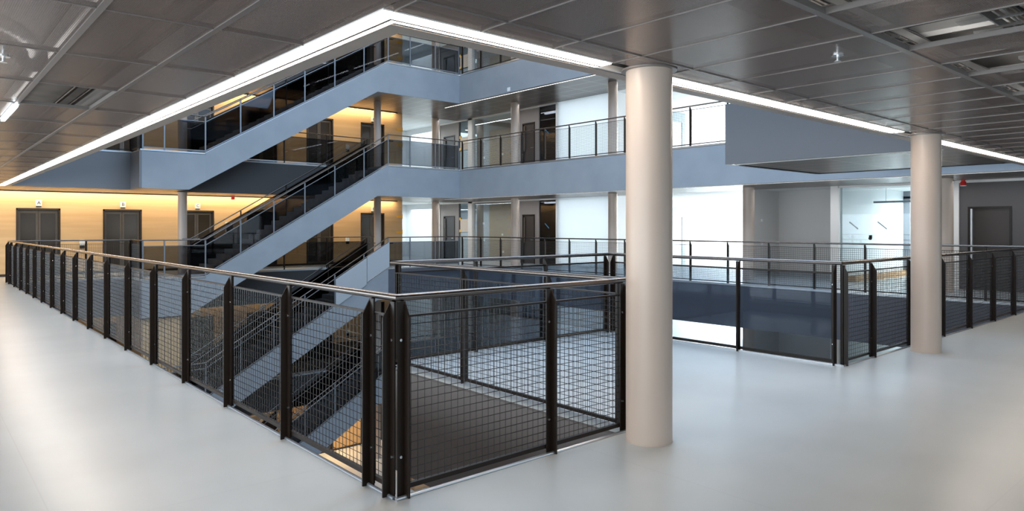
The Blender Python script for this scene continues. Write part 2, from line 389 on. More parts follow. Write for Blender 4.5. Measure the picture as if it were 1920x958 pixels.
# ---------------------------------------------------------------- gold lift wall on every level
doorsX = [(2.64, 3.85, 'A'), (5.09, 6.30, 'B'), (7.58, 8.78, 'C'), (10.03, 11.23, 'D'), (12.48, 13.68, 'E'), (14.98, 16.16, 'F')]
YG = 27.3
for lv in (-2, -1, 0, 1, 2):
    z = lv*S; mb = MB(); prev = XW
    for a, c, _ in doorsX:
        mb.box(prev, a, YG, YG + 0.25, z, z + CH); mb.box(a, c, YG, YG + 0.25, z + 2.2, z + CH); prev = c
    mb.box(prev, 17.1, YG, YG + 0.25, z, z + CH)
    mb.box(16.85, 17.1, YG + 0.25, 29.0, z, z + CH)
    struct('wall_lift', mb, 'gold')
    struct('wall_core', MB().box(17.0, 17.1, 29.0, YN, z, z + CH), 'white')
    cv = 'cove' if lv in (0, 1, 2) else ('cove_dim' if lv == -1 else 'cove_hot')
    t = thing('cove_light', 'long warm cove light grazing the gold lift wall ' + LV[lv], 'light', (5.2, 27.2, z + CH - 0.03))
    part(MB().box(XW, 16.7, 27.08, 27.16, z + CH - 0.03, z + CH - 0.012), 'diffuser', cv, t)
    part(MB().box(XW, 16.7, 27.06, 27.075, z + CH - 0.045, z + CH - 0.001), 'baffle', 'black_steel', t)
    struct('baseboard_north', MB().box(XW, 16.9, YG - 0.012, YG, z, z + 0.08), 'niche')
    for a, c, let in doorsX:
        t = thing('lift_entrance', 'twin glazed lift entrance %s with bronze frame in the gold wall %s' % (let, LV[lv]), 'lift door', ((a+c)/2, YG, z))
        fm = MB()
        for x0, x1, zz0, zz1 in ((a, a+.05, 0, 2.2), (c-.05, c, 0, 2.2), (a, c, 2.14, 2.2)): fm.box(x0, x1, YG - 0.01, YG + 0.24, z + zz0, z + zz1)
        part(fm, 'frame', 'niche', t)
        mid = (a+c)/2
        for x0, x1 in ((a+.06, mid-.004), (mid+.004, c-.06)):
            lf = MB(); y0, y1 = YG+.10, YG+.15
            sl = 0.065
            lf.box(x0, x0+sl, y0, y1, z+.01, z+2.13); lf.box(x1-sl, x1, y0, y1, z+.01, z+2.13)
            lf.box(x0+sl, x1-sl, y0, y1, z+.01, z+.13); lf.box(x0+sl, x1-sl, y0, y1, z+2.04, z+2.13)
            d = part(lf, 'door_leaf', 'lift_frame', t)
            part(MB().box(x0+sl, x1-sl, YG+.12, YG+.13, z+.13, z+2.04), 'pane', 'lift_glass', d)
        sg = thing('lift_sign', 'small white letter %s sign box over its lift door %s' % (let, LV[lv]), 'sign', (mid, YG, z + 2.24))
        part(MB().box(mid-.085, mid+.085, YG-.07, YG, z+2.27, z+2.47), 'sign_box', 'white', sg)
        part(MB().box(mid-.07, mid+.07, YG-.06, YG, z+2.235, z+2.27), 'bracket', 'black', sg)
        text(let, 0.15, 'black', sg, (mid, YG-.073, z+2.37), (H, 0, 0))
    for k, x in enumerate((4.47, 14.33)):
        t = thing('call_panel', 'white call panel with dark slot on the gold wall beside lift %s %s' % ('AF'[k], LV[lv]), 'call panel', (x, YG, z + .82))
        part(MB().box(x-.075, x+.075, YG-.05, YG, z+.97, z+1.16), 'housing', 'white', t)
        part(MB().box(x-.065, x+.065, YG-.06, YG, z+.86, z+.97), 'display', 'black', t)
    t = thing('notice_frame', 'white framed notice on the gold wall between lifts C and D ' + LV[lv], 'notice', (9.36, YG, z + 1.29))
    fr = MB()
    for b in ((9.2, 9.52, 1.28, 1.31), (9.2, 9.52, 1.74, 1.77), (9.2, 9.23, 1.31, 1.74), (9.49, 9.52, 1.31, 1.74)): fr.box(b[0], b[1], YG-.03, YG, z+b[2], z+b[3])
    part(fr, 'frame', 'white', t); part(MB().box(9.23, 9.49, YG-.015, YG, z+1.31, z+1.74), 'sheet', 'lift_frame', t)
    for k, zt in enumerate((1.3, 2.0)):
        tp = MB().box(16.8, 17.11, YG-.012, YG-.001, z+zt, z+zt+.09); tp.box(17.10, 17.112, YG-.012, YG+.12, z+zt-.05, z+zt+.16)
        solo(tp, 'tape_strip', 'orange', (16.95, YG, z+zt), 'orange tape %s on the corner of the gold wall %s' % (('lower piece', 'upper piece')[k], LV[lv]), 'tape')
    # far white room wall north of the lifts
    struct('wall_north', MB().box(17.1, XE, 32.0, 32.1, z, z + CH), 'white')

# ---------------------------------------------------------------- east rooms on every level
XR = 20.3
for lv in (-2, -1, 0, 1, 2):
    z = lv*S; T = z + CH
    def wb(y0, y1, z0_, z1_, m, x0=XR, x1=XR+.12, name='wall_east'): return struct(name, MB().box(x0, x1, y0, y1, z+z0_, z+z1_), m)
    # panel with the first door
    mb = MB().box(XR, XR+.12, 28.54, 28.84, z, T).box(XR, XR+.12, 27.28, 27.60, z, T).box(XR, XR+.12, 27.6, 28.54, z+2.12, T); struct('wall_east', mb, 'grey_wall')
    mb = MB().box(XR, XR+.12, 22.62, 22.8, z, T).box(XR, XR+.12, 21.58, 21.83, z, T).box(XR, XR+.12, 21.83, 22.62, z+2.12, T); struct('wall_east', mb, 'grey_wall')
    wb(28.95, YN, 0, CH, 'white'); wb(17.4, 20.42, 0, CH, 'frosted', name='window_7')
    # room side walls
    struct('wall_partition', MB().box(XR+.12, 25.5, 26.2, 26.3, z, T), 'grey_wall')
    struct('wall_partition', MB().box(XR+.12, 25.5, 22.7, 22.8, z, T), 'grey_wall')
    struct('wall_partition', MB().box(25.5, 25.6, 20.5, 32.0, z, T), 'grey_wall')
    struct('wall_partition', MB().box(XR+.12, 25.5, 20.42, 20.5, z, T), 'white')
    struct('wall_partition', MB().box(XR+.12, 25.5, 17.4, 17.5, z, T), 'white')
    struct('wall_recess', MB().box(XR, XE, 11.63, 11.75, z, T), 'mid_wall')
    struct('wall_recess', MB().box(21.9, 22.0, 8.98, 11.63, z, T), 'mid_wall')
    struct('wall_partition', MB().box(XR+.12, 27.5, 8.9, 8.98, z, T), 'white')
    struct('wall_partition', MB().box(XR+.12, 27.5, 5.9, 5.98, z, T), 'white')
    struct('wall_partition', MB().box(27.5, 27.6, 5.9, 8.98, z, T), 'white')
    # dark wall with the open doorway
    mb = MB().box(XR, XR+.12, 5.71, 5.92, z, T).box(XR, XR+.12, YS, 4.78, z, T).box(XR, XR+.12, 4.78, 5.71, z+2.1, T); struct('wall_east', mb, 'dark_wall')
    struct('wall_partition', MB().box(XR+.12, 23.0, 4.55, 4.65, z, T), 'dark_wall'); struct('wall_partition', MB().box(22.9, 23.0, 4.65, 5.9, z, T), 'dark_wall')
    # white jambs and heads
    for y, wd in ((28.84, .11), (26.18, .30), (22.80, .2), (20.42, .10), (8.93, .24), (5.90, .12)):
        struct('trim_jamb', MB().box(XR-.05, XR+.13, y, y+wd, z, T), 'white_trim')
    for a, c in ((20.5, 28.9), (6.0, 8.95), (-6.0, 5.9)):
        struct('trim_head', MB().box(XR-.05, XR, a, c, T-.06, T), 'white_trim')
    # glazing
    struct('window_3', MB().box(XR+.05, XR+.06, 26.48, 27.28, z, T), 'glass')
    struct('window_4', MB().box(XR+.05, XR+.06, 23.0, 26.18, z, T), 'glass')
    struct('window_5', MB().box(XR+.05, XR+.06, 20.52, 21.58, z, T), 'dark_glass')
    struct('window_6', MB().box(XR+.05, XR+.06, 6.02, 8.93, z, T), 'glass')
    struct('trim_mullion', MB().box(25.0, 25.08, 8.7, 8.9, z, T).box(25.0, 25.08, 5.98, 8.9, T-.25, T-.17), 'grey_steel')
    # doors
    for y0, y1, who in ((27.6, 28.54, 'narrow'), (21.83, 22.62, 'second')):
        t = thing('room_door', 'dark flush door in the grey panel %s %s' % ('at the east corridor end' if who == 'narrow' else 'next to the dark glazed office', LV[lv]), 'door', (XR, (y0+y1)/2, z))
        part(MB().box(XR+.03, XR+.08, y0+.05, y1-.05, z+.01, z+2.07), 'leaf', 'door_dark', t)
        fr = MB().box(XR-.02, XR+.12, y0, y0+.05, z, z+2.12).box(XR-.02, XR+.12, y1-.05, y1, z, z+2.12).box(XR-.02, XR+.12, y0+.05, y1-.05, z+2.07, z+2.12)
        part(fr, 'frame', 'black_steel', t)
        part(MB().box(XR-.02, XR+.03, y1-.16, y1-.08, z+.9, z+2.0), 'side_strip', 'lift_frame', t)
        hd = MB().tube([(XR+.03, y0+.13, z+1.03), (XR-.02, y0+.13, z+1.03), (XR-.02, y0+.25, z+1.03)], .009, 8); part(hd, 'handle', 'trim_metal', t, True)
    t = thing('room_door', 'tall brown door standing in the slate grey wall at the right ' + LV[lv], 'door', (XR, 5.24, z))
    fr = MB().box(XR-.02, XR+.12, 4.78, 4.83, z, z+2.1).box(XR-.02, XR+.12, 5.66, 5.71, z, z+2.1).box(XR-.02, XR+.12, 4.83, 5.66, z+2.05, z+2.1)
    part(fr, 'frame', 'black_steel', t)
    part(MB().box(XR+.07, XR+.11, 4.83, 5.66, z+.01, z+2.05), 'leaf', 'grey_door' if 'grey_door' in M else 'niche', t)
    part(MB().box(XR-.025, XR+.07, 5.61, 5.65, z+.02, z+2.05), 'edge_strip', 'trim_metal', t)
    # notice taped in the glazing and small wall items
    struct('wall_panel', MB().box(XR+.07, XR+.09, 26.48, 27.28, z, z+1.3), 'mid_wall')
    mb = MB().box(XR+.2, XE, 17.5, 17.6, z, T); struct('wall_partition', mb, 'white')
    if lv < 0: continue
    t = thing('taped_notice', 'beige notice sheet taped in the corridor glazing ' + LV[lv], 'notice', (XR+.03, 26.85, z+1.34))
    part(MB().box(XR+.03, XR+.04, 26.52, 27.2, z+1.34, z+1.96), 'sheet', 'paper', t)
    for k, (yy, zz_) in enumerate(((27.16, 1.90), (26.5, 1.90), (27.18, 1.32))): part(MB().box(XR+.02, XR+.03, yy, yy+.1, z+zz_, z+zz_+.13), 'tape', 'orange', t)
    for k, (x, zz_, nm) in enumerate(() if lv not in (0, 1) else ((20.95, 1.75, 'upper'), (22.15, 1.2, 'right'), (21.0, .95, 'left'), (22.2, .35, 'low'))):
        solo(MB().box(x-.05, x+.05, 26.17, 26.20, z+zz_-.05, z+zz_+.05), 'wall_socket', 'white', (x, 26.2, z+zz_), 'small white %s switch plate in the grey walled glazed room %s' % (nm, LV[lv]), 'switch')
    for k, (yy, zz_) in enumerate(() if lv != 0 else ((11.60, 1.75), (11.60, 1.0))):
        solo(MB().box(20.75, 20.83, yy, yy+.03, z+zz_, z+zz_+.09), 'wall_socket', 'white', (20.8, 11.62, z+zz_), 'white %s switch in the grey recess beside the bright opening %s' % (('upper', 'lower')[k], LV[lv]), 'switch')
    # slanted stickers on the glass
    for k, (yy, mname, nm) in enumerate(() if lv not in (0, 1) else ((8.67, 'slash', 'left grey'), (7.9, 'slash', 'right grey'), (21.25, 'blue', 'blue'))):
        st = MB().bar((XR+.04, yy, z+1.73), (XR+.04, yy-.24, z+1.53), .012, .03, (1, 0, 0))
        solo(st, 'glass_sticker', mname, (XR+.04, yy, z+1.6), '%s slanted sticker stripe on the office glazing %s' % (nm, LV[lv]), 'sticker')
    if lv == 0: solo(MB().tube([(XR-.0, 8.09, z+1.27), (XR+.04, 8.09, z+1.27)], .045, 12).box(XR, XR+.03, 8.04, 8.12, z+1.28, z+1.36), 'suction_hook', 'black', (XR+.02, 8.09, z+1.3), 'small black knob on the bright meeting room glass ' + LV[lv], 'knob')
    # pendant lamps
    t = thing('pendant_lamp', 'slim grey linear pendant lamp hanging in the bright meeting room ' + LV[lv], 'lamp', (22.5, 7.7, z+2.32))
    part(MB().box(22.46, 22.54, 6.2, 8.85, z+2.32, z+2.38), 'lamp_bar', 'grey_steel', t)
    for yy in (6.5, 8.5): part(MB().tube([(22.5, yy, z+2.38), (22.5, yy, z+CH)], .005, 6), 'wire', 'grey_steel', t)
    t = thing('linear_lamp', 'white linear lamp glowing in the dark glazed office ' + LV[lv], 'lamp', (21.5, 20.9, z+2.6))
    part(MB().box(21.4, 21.5, 20.6, 22.4, z+2.62, z+2.68), 'diffuser', 'tube', t); part(MB().box(21.38, 21.52, 20.58, 22.42, z+2.68, z+2.77), 'housing', 'white', t)
    # alarm beacons
    if lv in (0, 1):
        for (x, y, nm) in ((19.9, 5.7, 'by the slate wall at the right'), (9.38, 27.0, 'above the gold lift wall')):
            t = thing('alarm_beacon', 'red alarm beacon on the soffit %s %s' % (nm, LV[lv]), 'alarm', (x, y, T-.14))
            part(MB().tube([(x, y, T), (x, y, T-.05)], .045, 16), 'base', 'red', t, True); part(MB().tube([(x, y, T-.05), (x, y, T-.12), (x, y, T-.14)], .075, 16, True, [.8, 1, .7]), 'lens', 'red', t, True)
            part(MB().tube([(x, y, T-.145), (x, y, T-.16)], .07, 16), 'ring', 'white', t, True)
    # far white wall with doorway across the open area
    t = thing('room_door', 'pale blue framed doorway in the bright open area ' + LV[lv], 'door', (24.2, 17.45, z))
    fr = MB().box(23.5, 23.6, 17.38, 17.5, z, z+2.42).box(24.62, 24.85, 17.38, 17.5, z, z+2.42).box(23.6, 24.62, 17.38, 17.5, z+2.0, z+2.42); part(fr, 'frame', 'pale_blue', t)
    part(MB().box(23.6, 24.62, 17.42, 17.48, z, z+2.0), 'leaf', 'white', t)

# ---------------------------------------------------------------- round columns
def column(x, y, lv, label, r=.172, zt=CH, ring=False):
    z = lv*S
    t = thing('round_column', label, 'column', (x, y, z))
    seg = 48
    part(MB().tube([(x, y, z), (x, y, z+zt)], r, seg), 'shaft', 'column', t, True)
    part(MB().tube([(x, y, z), (x, y, z+.012)], r+.003, seg), 'base_joint', 'column', t, True)
    if ring: part(MB().tube([(x, y, z+zt-.008), (x, y, z+zt+.004)], r+.035, seg), 'collar', 'tbar', t, True)
column(4.20, 3.26, 0, 'large beige round column in the foreground at the end of the front railing', ring=True)
column(9.84, 3.235, 0, 'beige round column at the right, beside the far railing corner', ring=True)
for lv in (-2, -1, 0, 1, 2):
    column(7.14, 25.45, lv, 'grey round column by the foot of the stair near lift C ' + LV[lv], .145)
    column(14.65, 25.3, lv, 'grey round column at the head of the stair near lift F ' + LV[lv], .145)
    for k, (x, y, nm) in enumerate(((19, 27.4, 'at the north end of the east corridor'), (19.05, 21.7, 'between the two glazed offices'), (19, 16.35, 'in front of the bright open area'), (19, 11.05, 'beside the grey recess'), (19.1, 5.85, 'by the slate grey wall'))):
        column(x, y, lv, 'grey round column %s %s' % (nm, LV[lv]), .17)

# ---------------------------------------------------------------- railings
def post_L(t, u, n, base, edge, flip, mat_='black_steel', ht=1.155, bolts=True, name='post'):
    """angle-section post: web across the rail (towards the floor side n), narrow flange along u"""
    u = Vector(u); n = Vector(n); b = Vector(base)
    th = .010; f = -1 if flip else 1
    mb = MB(); o = -.012; e = .075
    poly = [b + n*o, b + n*e, b + n*e + Vector((0, 0, 1.06)), b + n*.022 + Vector((0, 0, ht)), b + n*o + Vector((0, 0, ht))]
    mb.prism([tuple(p) for p in poly], tuple(u*th))
    a = b + n*.018
    fl = [a, a + u*(f*.045), a + u*(f*.045) + Vector((0, 0, ht)), a + Vector((0, 0, ht))]
    mb.prism([tuple(p) for p in fl], tuple(n*.008))
    p = part(mb, name, mat_, t)
    if bolts:
        for zz in (.24, .93):
            c = a + u*(f*.027) + Vector((0, 0, zz)) + n*.008
            part(MB().tube([tuple(c), tuple(c + n*.009)], .009, 8), 'bolt', 'bolt', p, True)
    return p
def mesh_panel(t, u, n, p0, p1, zb=.05, zt=1.065, pitch=.05, wr=.0024, m='wire', fm='black_steel'):
    u = Vector(u); n = Vector(n); a = Vector(p0); c = Vector(p1); ln = (c-a).length
    fb = MB(); s = .012; up = Vector((0, 0, 1))
    fb.bar(a + up*zb, c + up*zb, .028, .028, tuple(n)); fb.bar(a + up*zt, c + up*zt, .030, .012, tuple(n))
    fb.bar(a + up*zb + u*.007, a + up*zt + u*.007, .014, .014, tuple(n)); fb.bar(c + up*zb - u*.007, c + up*zt - u*.007, .014, .014, tuple(n))
    f = part(fb, 'panel_frame', fm, t)
    wm = MB(); k = max(1, round(ln / pitch))
    for i in range(1, k):
        q = a + u*(ln*i/k); wm.tube([tuple(q + up*zb), tuple(q + up*zt)], wr, 4, False)
    k = round((zt-zb)/pitch)
    for i in range(1, k):
        q = zb + (zt-zb)*i/k; wm.tube([tuple(a + up*q + n*.003), tuple(c + up*q + n*.003)], wr, 4, False)
    part(wm, 'wire_mesh', m, f)
def glass_panel(t, u, n, p0, p1, zb=.06, zt=1.0, m='rail_glass', fm='grey_steel', cap=True, trm=None):
    a = Vector(p0); c = Vector(p1); up = Vector((0, 0, 1)); n = Vector(n)
    g = part(MB().prism([tuple(a + up*zb - n*.004), tuple(c + up*zb - n*.004), tuple(c + up*zt - n*.004), tuple(a + up*zt - n*.004)], tuple(n*.008)), 'glass_panel', m, t)
    if cap: part(MB().bar(tuple(a + up*zt), tuple(c + up*zt), .022, .02, tuple(n)), 'glass_cap', fm, g)
    part(MB().bar(tuple(a + up*(zb-.01)), tuple(c + up*(zb-.01)), .03, .035, tuple(n)), 'bottom_rail', trm or fm, g)
def run(t, P, Q, n, ts, infill, flips=None, near=True, inset=.0):
    """posts at distances ts from P towards Q with panels between"""
    P = Vector(P); Q = Vector(Q); u = (Q-P).normalized(); u = Vector((u.x, u.y, 0))
    for i, d in enumerate(ts):
        post_L(t, u, n, P + u*d, 0, bool(flips[i]) if flips else False, bolts=near)
    for i in range(len(ts)-1):
        a = P + u*(ts[i] + .012); c = P + u*(ts[i+1] - .004)
        if (c-a).length < .08: continue
        if infill == 'mesh': mesh_panel(t, u, n, a, c, wr=.0024 if near else .003)
        else: glass_panel(t, u, n, a, c, .05, 1.06, 'near_glass', 'black_steel')
RZ = 1.178
# left railing
t = thing('mesh_railing', 'long black mesh railing running away on the left from the foreground corner', 'railing', (2.19, 14, 0))
ys = [3.59, 3.83] + [3.83 + 1.243*k for k in range(1, 17)] + [24.42]
run(t, (2.19, 0, 0), (2.19, 30, 0), (-1, 0, 0), ys, 'mesh', [1]*len(ys))
part(MB().tube([(2.19, 24.45, RZ), (2.19, 3.555, RZ), (2.235, 3.555, RZ)], .0225, 16), 'handrail', 'handrail', t, True)
# front railing up to the column
t = thing('mesh_railing', 'short black mesh railing in front, from the corner to the large column', 'railing', (3.2, 3.555, 0))
run(t, (0, 3.555, 0), (10, 3.555, 0), (0, -1, 0), [2.225, 3.44, 4.235], 'mesh', [1, 1, 1])
part(MB().tube([(2.235, 3.555, RZ), (4.27, 3.555, RZ)], .0225, 16), 'handrail', 'handrail', t, True)
# peninsula: side towards us
t = thing('mesh_railing', 'black mesh railing along the blue-lit peninsula edge behind the front railing', 'railing', (4.27, 5.3, 0))
run(t, (4.27, 0, 0), (4.27, 10, 0), (1, 0, 0), [3.62, 4.42, 5.68, 6.95], 'mesh', [0, 0, 0, 1])
part(MB().tube([(4.27, 3.60, RZ), (4.27, 7.03, RZ), (4.32, 7.03, RZ)], .0225, 16), 'handrail', 'handrail', t, True)
t = thing('glass_railing', 'black posted glass railing across the far end of the peninsula', 'railing', (6.2, 7.03, 0))
run(t, (0, 7.03, 0), (10, 7.03, 0), (0, -1, 0), [4.33, 5.47, 6.70, 7.98], 'glass', [0, 0, 0, 1])
part(MB().tube([(4.32, 7.03, RZ), (8.1, 7.03, RZ), (8.1, 6.98, RZ)], .0225, 16), 'handrail', 'handrail', t, True)
t = thing('glass_railing', 'glass railing with black posts between the two beige columns', 'railing', (8.1, 5.3, 0))
run(t, (8.1, 0, 0), (8.1, 10, 0), (-1, 0, 0), [3.60, 4.83, 5.95, 6.95], 'glass', [0, 0, 1, 1])
part(MB().tube([(8.1, 6.98, RZ), (8.1, 3.555, RZ), (8.15, 3.555, RZ)], .0225, 16), 'handrail', 'handrail', t, True)
t = thing('mesh_railing', 'black mesh railing running away at the right behind the second column', 'railing', (12.5, 3.555, 0))
xs = [8.13, 8.92, 10.13, 11.36, 12.6, 13.83, 15.06, 16.3, 17.38]
run(t, (0, 3.555, 0), (20, 3.555, 0), (0, -1, 0), xs, 'mesh', [0] + [1]*8)
part(MB().tube([(8.15, 3.555, RZ), (17.43, 3.555, RZ)], .0225, 16), 'handrail', 'handrail', t, True)
# east gallery
for lv in (-1, 0, 1, 2):
    t = thing('mesh_railing', 'mesh railing along the far east gallery edge ' + LV[lv], 'railing', (17.43, 13.4, lv*S))
    ys = [3.6] + [23.21 - 1.243*k for k in range(15, -1, -1)]
    run(t, (17.43, 0, lv*S), (17.43, 30, lv*S), (1, 0, 0), ys, 'mesh', [0]*16 + [1], near=False)
    part(MB().tube([(17.43, 3.56, lv*S+RZ), (17.43, 23.38, lv*S+RZ)], .022, 10), 'handrail', 'handrail', t, True)
    t = thing('mesh_railing', 'mesh railing on the far left gallery before lifts A and B ' + LV[lv], 'railing', (3.8, 24.49, lv*S))
    run(t, (0, 24.49, lv*S), (20, 24.49, lv*S), (0, 1, 0), [2.25, 2.9, 4.1, 5.3], 'mesh', [0]*4, near=False)
    run(t, (5.35, 0, lv*S), (5.35, 30, lv*S), (1, 0, 0), [23.42, 24.45], 'mesh', [0]*2, near=False)
    part(MB().tube([(2.19, 24.49, lv*S+RZ), (5.35, 24.49, lv*S+RZ), (5.35, 23.38, lv*S+RZ)], .022, 10), 'handrail', 'handrail', t, True)
    t = thing('glass_railing', 'smoked glass railing of the gallery between stair and lifts ' + LV[lv], 'railing', (10.6, 25.1, lv*S))
    xs = [7.3, 8.9, 10.6, 12.3, 13.95]
    for x in xs: part(MB().box(x-.02, x+.02, 25.08, 25.13, lv*S, lv*S+1.15), 'post', 'black_steel', t)
    for a, c in zip(xs, xs[1:]): glass_panel(t, (1, 0, 0), (0, 1, 0), (a+.02, 25.1, lv*S), (c-.02, 25.1, lv*S), .06, 1.0, 'rail_glass', 'black_steel', True, 'trim_metal')
    part(MB().tube([(7.25, 25.1, lv*S+RZ), (14.0, 25.1, lv*S+RZ)], .02, 10), 'handrail', 'handrail', t, True)

# ---------------------------------------------------------------- stairs
NR = 24
def zat(x, z0_):
    return z0_ + S*min(1, max(0, (x-7.25)/6.75))
for lv in (-2, -1, 0, 1):
    z0_ = lv*S; z1_ = z0_ + S
    names = {-2: 'lowest grey stair flight, rising from the ground floor', -1: 'grey stair flight rising from the floor below up to this floor, partly boarded', 0: 'grey stair flight rising from this floor to the next', 1: 'topmost grey stair flight, rising to two floors up'}
    t = thing('stair_flight', names[lv], 'stairs', (10.6, 24.2, z0_))
    poly = [(7.25, z0_), (14.0, z1_), (14.0, z1_ - FH), (13.53, z1_ - FH), (7.25, z0_ - FH + .294)]
    part(MB().prism([(x, 23.35, z) for x, z in poly], (0, .09, 0)), 'stringer', 'fascia', t)
    part(MB().prism([(x, 24.95, z) for x, z in poly], (0, .05, 0)), 'stringer', 'dark_fascia', t)
    sl = [(7.25, z0_ - FH + .294), (13.53, z1_ - FH), (13.53, z1_ - FH + .06), (7.25, z0_ - FH + .354)]
    part(MB().prism([(x, 23.44, z) for x, z in sl], (0, 1.51, 0)).box(13.53, 14.0, 23.44, 24.95, z1_-FH, z1_-FH+.05), 'soffit', 'fascia', t)
    part(MB().bar((7.25, 23.395, z0_+.012), (14.0, 23.395, z1_+.012), .10, .02, (0, 1, 0)), 'coping', 'trim_metal', t)
    for k in range(NR):
        x = 7.25 + 6.75*k/NR; zz = z0_ + S*(k+1)/NR
        if k == NR-1: break
        tm = MB().box(x, x+.30, 23.44, 24.95, zz-.045, zz); tm.box(x, x+.02, 23.44, 24.95, zz-S/NR, zz-.045)
        tr_ = part(tm, 'tread', 'tread', t)
    # front balustrade: landing, flight, upper landing in one run
    nm = {-2: 'glass balustrade of the lowest stair flight', -1: 'glass balustrade of the stair flight coming up from the floor below', 0: 'glass balustrade of the stair flight rising from this floor', 1: 'glass balustrade of the topmost stair flight'}[lv]
    t = thing('glass_balustrade', nm + ', on the atrium side', 'railing', (11, 23.38, z0_))
    xs = [5.42, 6.03, 7.25, 8.37, 9.50, 10.62, 11.77, 12.96, 14.0, 15.0, 16.2, 17.38]
    for x in xs:
        zb = zat(x, z0_)
        part(MB().box(x-.022, x+.022, 23.36, 23.39, zb-.02, zb+1.155), 'post', 'grey_steel', t)
    for a, c in zip(xs, xs[1:]):
        g0, g1 = (a+.02, 23.375, zat(a+.02, z0_)), (c-.02, 23.375, zat(c-.02, z0_))
        glass_panel(t, (1, 0, 0), (0, 1, 0), g0, g1, .07, 1.0, 'rail_glass', 'grey_steel')
    hp = [(5.37, 23.38, z0_+RZ), (7.25, 23.38, z0_+RZ), (14.0, 23.38, z1_+RZ), (17.43, 23.38, z1_+RZ)]
    part(MB().tube(hp, .021, 10), 'handrail', 'handrail', t, True)
    part(MB().tube([(6.95, 23.5, z0_+.95), (7.25, 23.5, z0_+.95), (14.0, 23.5, z1_+.95), (14.3, 23.5, z1_+.95)], .019, 10), 'inner_handrail', 'handrail', t, True)
    # back balustrade
    t = thing('glass_balustrade', nm + ', on the lift side', 'railing', (11, 24.93, z0_))
    xs2 = [7.25, 8.95, 10.62, 12.3, 13.98]
    for x in xs2:
        zb = zat(x, z0_); part(MB().box(x-.02, x+.02, 24.95, 24.98, zb-.02, zb+1.155), 'post', 'black_steel', t)
    for a, c in zip(xs2, xs2[1:]):
        glass_panel(t, (1, 0, 0), (0, 1, 0), (a+.02, 24.965, zat(a+.02, z0_)), (c-.02, 24.965, zat(c-.02, z0_)), .05, 1.0, 'dark_glass', 'black_steel')
    part(MB().tube([(7.0, 24.965, z0_+RZ), (7.25, 24.965, z0_+RZ), (14.0, 24.965, z1_+RZ), (14.3, 24.965, z1_+RZ)], .019, 10), 'handrail', 'handrail', t, True)
    part(MB().tube([(7.0, 24.86, z0_+.93), (7.25, 24.86, z0_+.93), (14.0, 24.86, z1_+.93), (14.3, 24.86, z1_+.93)], .017, 10), 'inner_handrail', 'handrail', t, True)
# grey boards tied over the balustrade of the flight below
for k, (xa, xb, lo, hi, nm) in enumerate(((11.78, 13.04, -.02, .98, 'lower'), (13.06, 14.02, .06, 1.0, 'upper'))):
    za, zb = zat(xa, -S), zat(xb, -S)
    mb = MB().prism([(xa, 23.30, za+lo), (xb, 23.30, zb+lo), (xb, 23.30, zb+hi), (xa, 23.30, za+hi)], (0, .03, 0))
    solo(mb, 'protection_board', 'board', (xa, 23.31, za), '%s grey protection board tied over the stair balustrade from the floor below' % nm, 'board')

# ---------------------------------------------------------------- our perforated ceiling with T-bars, open bays and what lies above
Z = CH
gx = [1.39 + .605*k for k in range(-13, 27)]
gy = [3.02 + 1.25*k for k in range(-8, 18)]
open_bays = {(-1, 3), (4, -1), (5, -2), (3, -2), (6, -2), (6, -1), (8, -2), (4, -2)}
open_bays = set()
def bay(ix, iy): open_bays.add((round(ix, 3), round(iy, 3)))
# bays are named by the grid corner nearest the origin: (x index from 1.39, y index from 3.02)
for q in ((-1, 3), (3, -2), (5, -2), (7, -2), (9, -2)): bay(*q)
pm = MB()
def tile(x0, x1, y0, y1):
    pm.box(x0+.004, x1-.004, y0+.004, y1-.004, Z+.002, Z+.0035)
for i in range(-13, 1):
    for j in range(-7, 18):
        x0, x1 = 1.39 + .605*i, 1.39 + .605*(i+1); y0, y1 = 3.02 + 1.25*j, 3.02 + 1.25*(j+1)
        if x1 > 1.93: x1 = 1.93
        if i == 0: x1 = 1.93
        if (i, j) in open_bays: continue
        if y1 > 24.5: y1 = 24.5
        if y1 - y0 < .1: continue
        tile(x0, x1, y0, y1)
for i in range(1, 27):
    for j in range(-7, 1):
        x0, x1 = 1.39 + .605*i, 1.39 + .605*(i+1); y0, y1 = 3.02 + 1.25*j, 3.02 + 1.25*(j+1)
        if i == 1: x0 = 1.93
        if j == 0: y1 = 3.27
        if (i, j) in open_bays: continue
        tile(x0, x1, y0, y1)
struct('ceiling', pm, 'perf')
tb = MB()
for k in range(-13, 1):
    x = 1.39 + .605*k; wd = .036 if k in (0, -1, -2) else .018
    tb.box(x-wd/2, x+wd/2, -5.7, 24.5, Z-.004, Z+.03)
for k in range(1, 27):
    x = 1.39 + .605*k; tb.box(x-.005, x+.005, -5.7, 3.27, Z-.003, Z+.03)
for k in range(-7, 18):
    y = 3.02 + 1.25*k
    if y < 3.2:
        wd = .042 if k in (-1, -2) else .012
        tb.box(-6.4, 17.4, y-wd/2, y+wd/2, Z-.005, Z+.029)
    else: tb.box(-6.4, 1.93, y-.0045, y+.0045, Z-.0025, Z+.029)
trim(tb, 'tbar')
